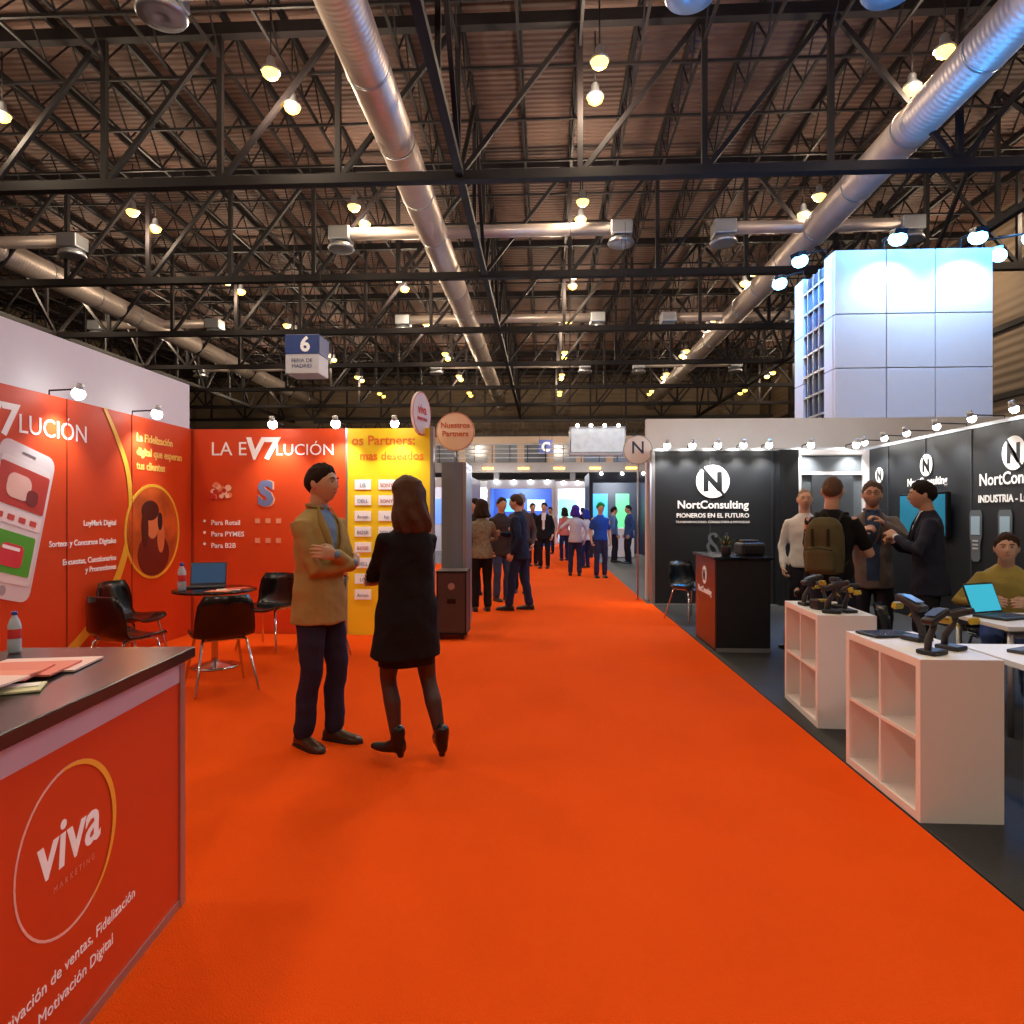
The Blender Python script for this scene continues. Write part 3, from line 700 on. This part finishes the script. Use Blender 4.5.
def person(name,x,y,heading,H=1.75,top='jacket',topm=None,legm=None,skin=None,hair='short',hairm=None,shoem=None,
           lw=None,rw=None,lpole=None,rpole=None,la=None,ra=None,lk=None,rk=None,lean=0,twist=0,hyaw=0,hpitch=0,pz=.93,bare=False,
           female=False,vox=.014,glasses=False,beard=False,curl=.6,lhd=None,rhd=None,front=None,skirt=None,boots=False,footyaw=(0,0),lfoot=0,rfoot=0,belly=0,collar=None,z0=.006,lapel=None):
    b=B(); skin=skin or skinm(214,160,128); topm=topm or cloth(40,40,48); legm=legm or cloth(34,36,50); hairm=hairm or cloth(40,28,22); shoem=shoem or plain(35,28,26,.35)
    P0=V((0,0,pz)); Rt=(Matrix.Rotation(twist,3,'Z')@Matrix.Rotation(-lean,3,'X'))
    TF=lambda p:P0+Rt@V(p)
    sw=.148 if female else .168
    la=V(la or (-.10,0,.085)); ra=V(ra or (.10,.02,.085)); lk=V(lk or (-.1,1,.1)); rk=V(rk or(.1,1,.1))
    t=B(); legs=[]
    bareleg=skirt is not None
    for sx,an,kp in((-1,la,lk),(1,ra,rk)):
        hp=P0+V((sx*.088,0,-.03)); kn,an=ik(hp,an,.418,.403,kp); legs.append((hp,kn,an))
        back=-(kp.normalized())*.012
        if bareleg: R=[.088,.082,.066,.053,.050,.054,.040,.034]
        else: R=[.092,.089,.080,.070,.066,.067,.064,.064]
        fr=[0,.35,.7,1]
        pts=[hp.lerp(kn,q) for q in fr]+[kn.lerp(an,.15),kn.lerp(an,.38)+back,kn.lerp(an,.75),kn.lerp(an,.97 if not bareleg else 1)]
        t.tube(pts,R,legm,14)
    pr=[(-.12,.1,.08,0),(-.06,.155,.108,-.01),(0,.158,.113,-.012),(.08,.146,.104,-.005),(.14,.13,.09,0)]
    t.rings([sell(P0+V((0,yo,z)),XA,YA,rx,ry) for z,rx,ry,yo in pr],legm)
    vs,fs=remesh(t,vox,5,.5,0 if bareleg else .007); b.add(vs,fs,legm,True)
    if skirt:
        t=B(); t.rings([sell(P0+V((0,yo,z)),XA,YA,rx,ry) for z,rx,ry,yo in[(-.34,.178,.13,.0),(-.2,.18,.14,0),(-.05,.172,.13,-.005),(.05,.15,.11,0)]],skirt)
        b.add(t.v,t.f,skirt,True)
    for i,(hp,kn,an) in enumerate(legs):
        fy=footyaw[i]; Rf=Matrix.Rotation(fy,3,'Z')@Matrix.Rotation(-(lfoot if i==0 else rfoot),3,'X'); fx=Rf@XA; fd=Rf@YA; fu=Rf@ZA
        base=an-fu*.085
        t=B()
        if boots:
            sec=[(-.055,.03,.03,.1),(-.03,.036,.028,.15),(.0,.038,.02,.16),(.04,.038,.012,.10),(.09,.040,.003,.065),(.14,.038,.0,.052),(.175,.028,.0,.042),(.19,.014,.004,.03)]
            t.tube([an+fu*.07,an,base+fu*.06],[.046,.044,.04],shoem,12)
            t.cyl(base-fd*.04,base-fd*.025+fu*.045,.019,.027,shoem,12)
        else:
            sec=[(-.075,.025,.0,.06),(-.06,.036,0,.078),(-.02,.04,0,.09),(.03,.041,0,.082),(.08,.046,0,.062),(.13,.049,0,.052),(.17,.043,0,.045),(.195,.028,0,.034),(.205,.012,.004,.025)]
            t.tube([an+fu*.02,base+fu*.05],[.042,.04],shoem,10)
        rs=[]
        for q,w,z0_,z1_ in sec:
            c=base+fd*q; r=[]
            for k in range(16):
                a=2*pi*k/16; co,si=math.cos(a),math.sin(a); ww=w*(1 if si<0 else (1-.35*si))
                r.append(c+fx*ww*math.copysign(abs(co)**.8,co)+fu*(z0_+(z1_-z0_)*(.5+.5*math.copysign(abs(si)**.7,si))))
            rs.append(r)
        t.rings(rs,shoem); vs,fs=remesh(t,.008,2); b.add(vs,fs,shoem,True)
        if not boots:
            b.rings([[base+fx*w*co+fd*(q)+fu*z for (co,q,w) in[(1,-.07,.034),(1,0,.042),(1,.13,.051),(1,.19,.03),(0,.212,1),(-1,.19,.03),(-1,.13,.051),(-1,0,.042),(-1,-.07,.034),(0,-.082,1)]] for z in(0,.014)],plain(20,16,15))
    t=B(); secs=TORSO[top]
    t.rings([sell(TF((0,yo+(belly if .0<z<.3 else 0)*.5,z)),Rt@XA,Rt@YA,rx,ry+(belly if -.05<z<.3 else 0)*.5) for z,rx,ry,yo in secs],topm)
    hs=[]
    for sx,wt,pl,hd in((-1,lw,lpole,lhd),(1,rw,rpole,rhd)):
        sh=TF((sx*sw,-.005,.438)); wt=V(wt or (sx*.23,.05,.87)); pl=V(pl or (sx*.4,-1,-.2))
        el,wr=ik(sh,wt,.29,.255,pl)
        thick=1.0 if top in('jacket','coat') else .88
        if female: thick*=.88
        if bare:
            e2=sh.lerp(el,.75)
            t.tube([TF((sx*sw*.5,-.005,.445)),sh,sh.lerp(el,.4),e2],[.055*thick,.064*thick,.062*thick,.062*thick],topm,12)
            q=B(); q.tube([sh,sh.lerp(el,.5),el,el.lerp(wr,.35),wr],[.05,.048,.042,.041,.027],skin,12); vs,fs=remesh(q,.009,2); b.add(vs,fs,skin,True)
        else:
            t.tube([TF((sx*sw*.5,-.005,.445)),sh,sh.lerp(el,.5),el,el.lerp(wr,.4),el.lerp(wr,.93)],[.055*thick,.064*thick,.058*thick,.052*thick,.048*thick,.040*thick],topm,12)
        hs.append((el,wr,hd,sx))
    vs,fs=remesh(t,vox,4,.5,.009)
    iT=Rt.inverted()
    if front:
        fm,w0,w1,zb=front
        def ch(c):
            q=iT@(c-P0)
            if q.y>.02 and q.z>zb and abs(q.x)<w0+(w1-w0)*(q.z-zb)/(.52-zb): return fm
            return topm
        b.add(vs,fs,topm,True,ch)
    else: b.add(vs,fs,topm,True)
    for el,wr,hd,sx in hs:
        d=(wr-el).normalized(); hd_=V(hd[0]) if hd else d; n=V(hd[1]) if hd else V((-sx,.3,0))
        hand(b,wr+d*.005,hd_,n,1 if (hd_.cross(n)).dot(V((0,1,.6)))>0 else -1,skin,curl,.0045 if vox<.013 else None)
        if not bare:
            b.tube([el.lerp(wr,.85),wr+d*.006],[.031,.029],front[0] if front else topm,12)
    if lapel:
        for sx in(-1,1):
            b.tube([TF((sx*.062,.045,.545)),TF((sx*.085,.095,.45)),TF((sx*.06,.130,.34)),TF((sx*.012,.136,.24))],[.010,.024,.022,.006],lapel,10,.35)
    nb=TF((0,-.01,.50)); hc=TF((0,.025,.695)); Rh=Rt@Matrix.Rotation(hyaw,3,'Z')@Matrix.Rotation(-hpitch,3,'X')
    HT=lambda p:hc+Rh@V(p)
    t=B(); t.rings([[HT(p) for p in r] for r in hgrid(lambda x,y,z:hsurf(x,y,z))],skin)
    t.tube([nb,TF((0,-.008,.56)),HT((0,-.018,-.06)),HT((0,-.015,-.0))],[.062 if not female else .052,.058 if not female else .046,.056 if not female else .047,.05],skin,16)
    for sx in(-1,1):
        t.sphere(HT((sx*.078,-.012,.0)),(.010,.02,.032),skin,12,Rh@Matrix.Rotation(sx*.35,3,'Z'),8)
    vs,fs=remesh(t,.0055 if vox<.013 else .0075,1,.3)
    lipm=plain(176,100,88)
    b.add(vs,fs,skin,True)
    for sx in(-1,1):
        b.sphere(HT((sx*.029,.0775,.011)),(.0125,.0125,.0075),plain(215,205,200,.3),10,Rh,8); b.sphere(HT((sx*.029,.0868,.010)),(.0058,.004,.0058),plain(30,20,15,.2),8,Rh,6)
        b.tube([HT((sx*.016,.0895,.0185)),HT((sx*.03,.0915,.0205)),HT((sx*.044,.083,.0175))],[.002,.0032,.002],skin,6)
        b.tube([HT((sx*.014,.098,.032)),HT((sx*.03,.097,.037)),HT((sx*.048,.083,.032))],[.003,.0035,.0022],hairm,6)
    b.tube([HT((-.020,.0905,-.053)),HT((0,.0985,-.052)),HT((.020,.0905,-.053))],[.0025,.0045,.0025],lipm,8)
    ss=lambda q:max(0,min(1,q))**2*(3-2*max(0,min(1,q)))
    if hair!='bald':
        tk={'short':.018,'thin':.007,'long':.022,'bob':.024,'curly':.035}[hair]
        def hf(x,y,z):
            line=-.10+.78*y**1.3 if y>0 else -.10+.55*y
            if hair=='thin': line+=.2*max(0,y)
            line+=.05*math.sin(16*x+1)*max(0,y)
            o=-.006+(tk+.006)*(.35*ss((z-line)/.12)+.65*ss((z-line-.05)/.55))
            if z>0: o+=.0045*noise.noise(V((x*5,y*4,z*4)))*2*ss(z*3)
            return hsurf(x,y,z,o)
        t=B(); t.rings([[HT(p) for p in r] for r in hgrid(hf,36,48)],hairm)
        if hair in('long','bob'):
            secs=[(.125,.045,.05,-.015,0),(.1,.078,.08,-.02,0),(.04,.1,.092,-.03,.02),(-.03,.110,.09,-.042,.04),(-.09,.122,.087,-.05,.06),(-.14,.134,.082,-.056,.07)]
            if hair=='long': secs+=[(-.18,.136,.072,-.058,.08),(-.215,.118,.058,-.06,.12),(-.235,.08,.037,-.06,.2)]
            else: secs+=[(-.165,.09,.05,-.06,.05)]
            t.rings([sell(HT((.010*math.sin(26*z),yo,z)),Rh@XA,Rh@YA,rx,ry,36,2.1,wv,z*30) for z,rx,ry,yo,wv in secs],hairm)
        vs,fs=remesh(t,.0055,1,.4,.008 if hair=='long' else 0); b.add(vs,fs,hairm,True)
    if beard:
        bm_=hairm if beard is True else beard
        def bf(x,y,z):
            k=ss((-.30-z+.25*abs(x))/.22)*ss((y+.05)/.2); return hsurf(x,y,z,-.006+.013*k)
        t=B(); t.rings([[HT(p) for p in r] for r in hgrid(bf)],bm_); vs,fs=remesh(t,.006,1,.3); b.add(vs,fs,bm_,True)
    if glasses:
        g=plain(20,20,22,.2)
        for sx in(-1,1):
            c=HT((sx*.031,.104,.010)); ax=Rh@XA; az=Rh@ZA
            b.tube([c+ax*.021*math.cos(k*pi/6)+az*.016*math.sin(k*pi/6) for k in range(13)],.0022,g,6)
            b.tube([HT((sx*.052,.102,.014)),HT((sx*.078,.06,.014)),HT((sx*.082,-.01,.012))],.002,g,6)
        b.tube([HT((-.010,.107,.012)),HT((.010,.107,.012))],.002,g,6)
    if collar:
        b.tube([TF((.068*math.cos(k*pi/8+pi/2+.35),-.012+.066*math.sin(k*pi/8+pi/2+.35)-.0,.553+.012*math.cos(k*pi/8+pi))) for k in range(15)],.013,collar,8)
    s=H/1.75
    return b.obj(name,(x,y,z0),math.radians(heading),None,s)

tan=cloth(168,142,86)
person('man',-1.43,4.22,-112,1.765,'jacket',tan,cloth(44,42,66),skinm(205,155,122),'short',cloth(44,33,28),plain(62,42,28,.35),
  rw=(-.085,.190,1.13),rpole=(.9,-.1,-.9),lw=(.085,.205,1.19),lpole=(-.9,-.1,-.9),rhd=((-1,-.32,.12),(0,-1,.1)),lhd=((1,-.42,.22),(0,-1,0)),
  la=(-.08,.05,.085),ra=(.10,-.04,.085),footyaw=(.1,-.25),hyaw=.12,hpitch=-.03,vox=.009,front=(cloth(110,140,175),.012,.055,.28),collar=cloth(150,124,72),curl=.35,lapel=cloth(154,128,76))
person('woman',-.81,3.92,38,1.645,'coat',cloth(24,21,25),M('black_tights',C(66,46,42),.5,var=.15),skinm(215,165,135),'long',M('brown_hair',C(78,52,38),.6,bump=.3,bscale=90,var=.4,vscale=14,spec=.15),plain(18,16,18,.3),
  rw=(-.085,.195,1.12),rpole=(1,-.1,-.6),lw=(.085,.205,1.17),lpole=(-1,-.0,-.35),rhd=((-1,-.25,.1),(0,-1,0)),lhd=((1,-.42,.2),(0,-1,0)),
  la=(-.05,.03,.12),ra=(.17,-.14,.135),rk=(.25,1,.1),footyaw=(.5,-.35),rfoot=-.28,lfoot=-.12,female=True,vox=.010,skirt=cloth(28,26,34),boots=True,hpitch=.05,hyaw=.15,curl=.35,lean=-.03,pz=.95)
blk=cloth(28,26,28)
person('man',2.40,5.78,-38,1.77,'shirt',blk,cloth(36,40,56),skinm(205,150,122),'thin',cloth(96,76,62),bare=True,vox=.012,
  rw=(.20,.33,1.12),rpole=(.6,-.6,-1),lw=(-.08,.34,1.15),lpole=(-.8,-.5,-1),hyaw=.15)
person('man',3.07,6.5,158,1.76,'jacket',cloth(118,110,106),cloth(44,44,54),skinm(215,158,130),'short',cloth(92,80,72),glasses=True,beard=cloth(150,128,114),vox=.012,
  rw=(.12,.28,1.28),rpole=(.9,-.2,-.8),lw=(-.08,.28,1.36),lpole=(-.9,-.2,-.8),front=(cloth(60,80,110),.05,.07,-.1),collar=cloth(70,80,120),hpitch=-.05,lapel=cloth(100,92,90))
person('man',3.32,6.0,70,1.74,'jacket',cloth(44,46,62),cloth(34,34,42),skinm(200,145,116),'short',cloth(34,26,24),vox=.012,
  rw=(.08,.27,1.22),rpole=(.9,-.3,-.8),lw=(-.12,.27,1.26),lpole=(-.9,-.3,-.8),lean=.05,front=(cloth(220,220,225),.01,.04,.25),lapel=cloth(34,36,48))
person('man',2.92,7.75,165,1.74,'shirt',cloth(226,224,222),cloth(40,40,50),skinm(222,168,140),'thin',cloth(150,130,115),vox=.016)
person('woman',2.80,6.95,10,1.66,'blouse',cloth(34,30,36),cloth(40,40,60),skinm(215,160,130),'bob',cloth(60,38,28),female=True,pz=.53,la=(-.14,.42,.085),ra=(.12,.40,.085),lk=(0,.6,1),rk=(0,.6,1),lw=(-.12,.3,.66),rw=(.12,.3,.66),vox=.016)
person('man',3.75,5.7,150,1.72,'shirt',cloth(176,158,84),cloth(60,80,130),skinm(215,162,134),'short',cloth(60,44,34),pz=.53,la=(-.14,.42,.085),ra=(.12,.36,.085),lk=(0,.6,1),rk=(0,.6,1),
  lw=(-.14,.40,.78),rw=(.14,.40,.78),lpole=(-1,-.3,-.5),rpole=(1,-.3,-.5),lean=.25,hpitch=-.3,vox=.012)
t=B(); bp=cloth(92,84,58)
t.rings([sell(V((0,yo,z)),XA,YA,rx,ry,20,3) for z,rx,ry,yo in[(0,.10,.05,0),(.02,.145,.085,0),(.15,.155,.10,-.01),(.3,.15,.095,0),(.4,.13,.075,.01),(.45,.09,.045,.02),(.465,.04,.02,.025)]],bp)
t.rings([sell(V((0,-.1,z)),XA,YA,rx,ry,20,3) for z,rx,ry in[(.03,.09,.03),(.05,.11,.045),(.18,.11,.045),(.22,.09,.02)]],bp)
vs,fs=remesh(t,.01,3); b=B(); b.add(vs,fs,bp,True)
for sx in(-1,1):
    b.tube([(sx*.09,.06,.42),(sx*.105,.13,.50),(sx*.11,.25,.50),(sx*.115,.33,.36),(sx*.13,.31,.2),(sx*.14,.15,.1),(sx*.12,.06,.05)],.013,cloth(50,46,36),8,.5)
    b.box((sx*.06,-.11,.3),(.02,.02,.14),cloth(50,46,36),None,.004)
b.tube([(-.03,.03,.46),(0,.02,.50),(.03,.03,.46)],.009,cloth(50,46,36),6)
b.tube([(-.1,-.148,.2),(0,-.152,.215),(.1,-.148,.2)],.004,m_steel,6)
h=math.radians(-38); off=Matrix.Rotation(h,3,'Z')@V((0,-.21,0))
b.obj('backpack',(2.40+off.x,5.78+off.y,.97),h)
# mid-distance people
person('woman',-.95,10.1,15,1.68,'blouse',M('patterned_fabric',C(130,122,104),.8,var=.8,vscale=24),cloth(26,24,28),None,'bob',cloth(50,34,28),female=True,vox=.016,rw=(.1,.3,1.1),rpole=(1,-.3,-.8))
person('man',-.38,10.25,75,1.76,'jacket',cloth(32,40,66),cloth(40,50,86),None,'short',cloth(70,56,46),vox=.016,lean=.06,rw=(.05,.32,1.15),rpole=(.9,-.2,-.9),la=(-.1,.14,.085),ra=(.1,-.12,.085))
person('man',-.74,11.4,-150,1.74,'jacket',cloth(60,50,54),cloth(60,80,120),None,'short',cloth(60,46,40),vox=.018,lw=(-.1,.3,1.2),lpole=(-1,-.2,-.8))
person('man',-.45,12.6,170,1.84,'shirt',cloth(90,80,84),cloth(40,40,50),None,'short',cloth(150,150,150),vox=.02)
person('man',-1.25,12.2,120,1.74,'jacket',cloth(36,34,40),cloth(30,30,40),None,'short',vox=.02)
person('man',-.02,18.4,170,1.78,'jacket',cloth(24,24,30),cloth(26,26,32),None,'short',vox=.022,front=(cloth(210,210,215),.02,.06,.1))
person('man',-.36,19.3,-160,1.78,'jacket',cloth(30,30,40),cloth(28,28,36),None,'short',vox=.022)
person('woman',.72,16.1,0,1.68,'blouse',cloth(190,196,214),cloth(40,50,90),None,'bob',cloth(70,40,140),female=True,vox=.022,lw=(-.4,.2,1.1),rpole=(1,0,-1),la=(-.12,.1,.085))
person('man',1.28,15.7,-170,1.72,'shirt',cloth(40,80,170),cloth(50,50,80),None,'curly',cloth(30,150,60),vox=.022,bare=True)
person('woman',1.12,18.6,40,1.60,'blouse',cloth(220,220,225),cloth(30,40,80),None,'bob',cloth(40,60,160),female=True,vox=.022)
person('woman',.62,21.5,20,1.68,'blouse',cloth(200,120,110),cloth(30,40,80),None,'bob',cloth(40,30,30),female=True,vox=.022)
person('man',2.5,20.3,100,1.74,'jacket',cloth(50,80,130),cloth(30,34,50),None,'short',vox=.022)
person('man',2.1,20.8,-80,1.70,'shirt',cloth(90,130,190),cloth(30,34,50),None,'short',vox=.022)
person('man',.2,25.5,160,1.74,'shirt',cloth(200,200,210),cloth(30,34,50),None,'short',vox=.022)
person('woman',-1.3,20,30,1.66,'blouse',cloth(180,60,90),cloth(30,30,40),None,'bob',female=True,vox=.022)
person('man',-1.9,17,60,1.74,'jacket',cloth(60,60,70),cloth(30,30,40),None,'short',vox=.022)
person('man',1.5,27,10,1.74,'jacket',cloth(50,50,60),cloth(30,30,40),None,'short',vox=.022)

# ---------------------------------------------------------------- world + camera
w=bpy.data.worlds.new('World'); sc.world=w; w.use_nodes=True
w.node_tree.nodes['Background'].inputs[0].default_value=(.6,.5,.5,1); w.node_tree.nodes['Background'].inputs[1].default_value=.1
cd=bpy.data.cameras.new('Camera'); cam=bpy.data.objects.new('Camera',cd); sc.collection.objects.link(cam)
cd.sensor_width=36; cd.lens=675/1024*36; cd.shift_y=.003; cd.clip_end=200; cd.clip_start=.05
cam.location=(0,0,1.45); cam.rotation_euler=(pi/2,0,math.radians(2.8))
sc.camera=cam
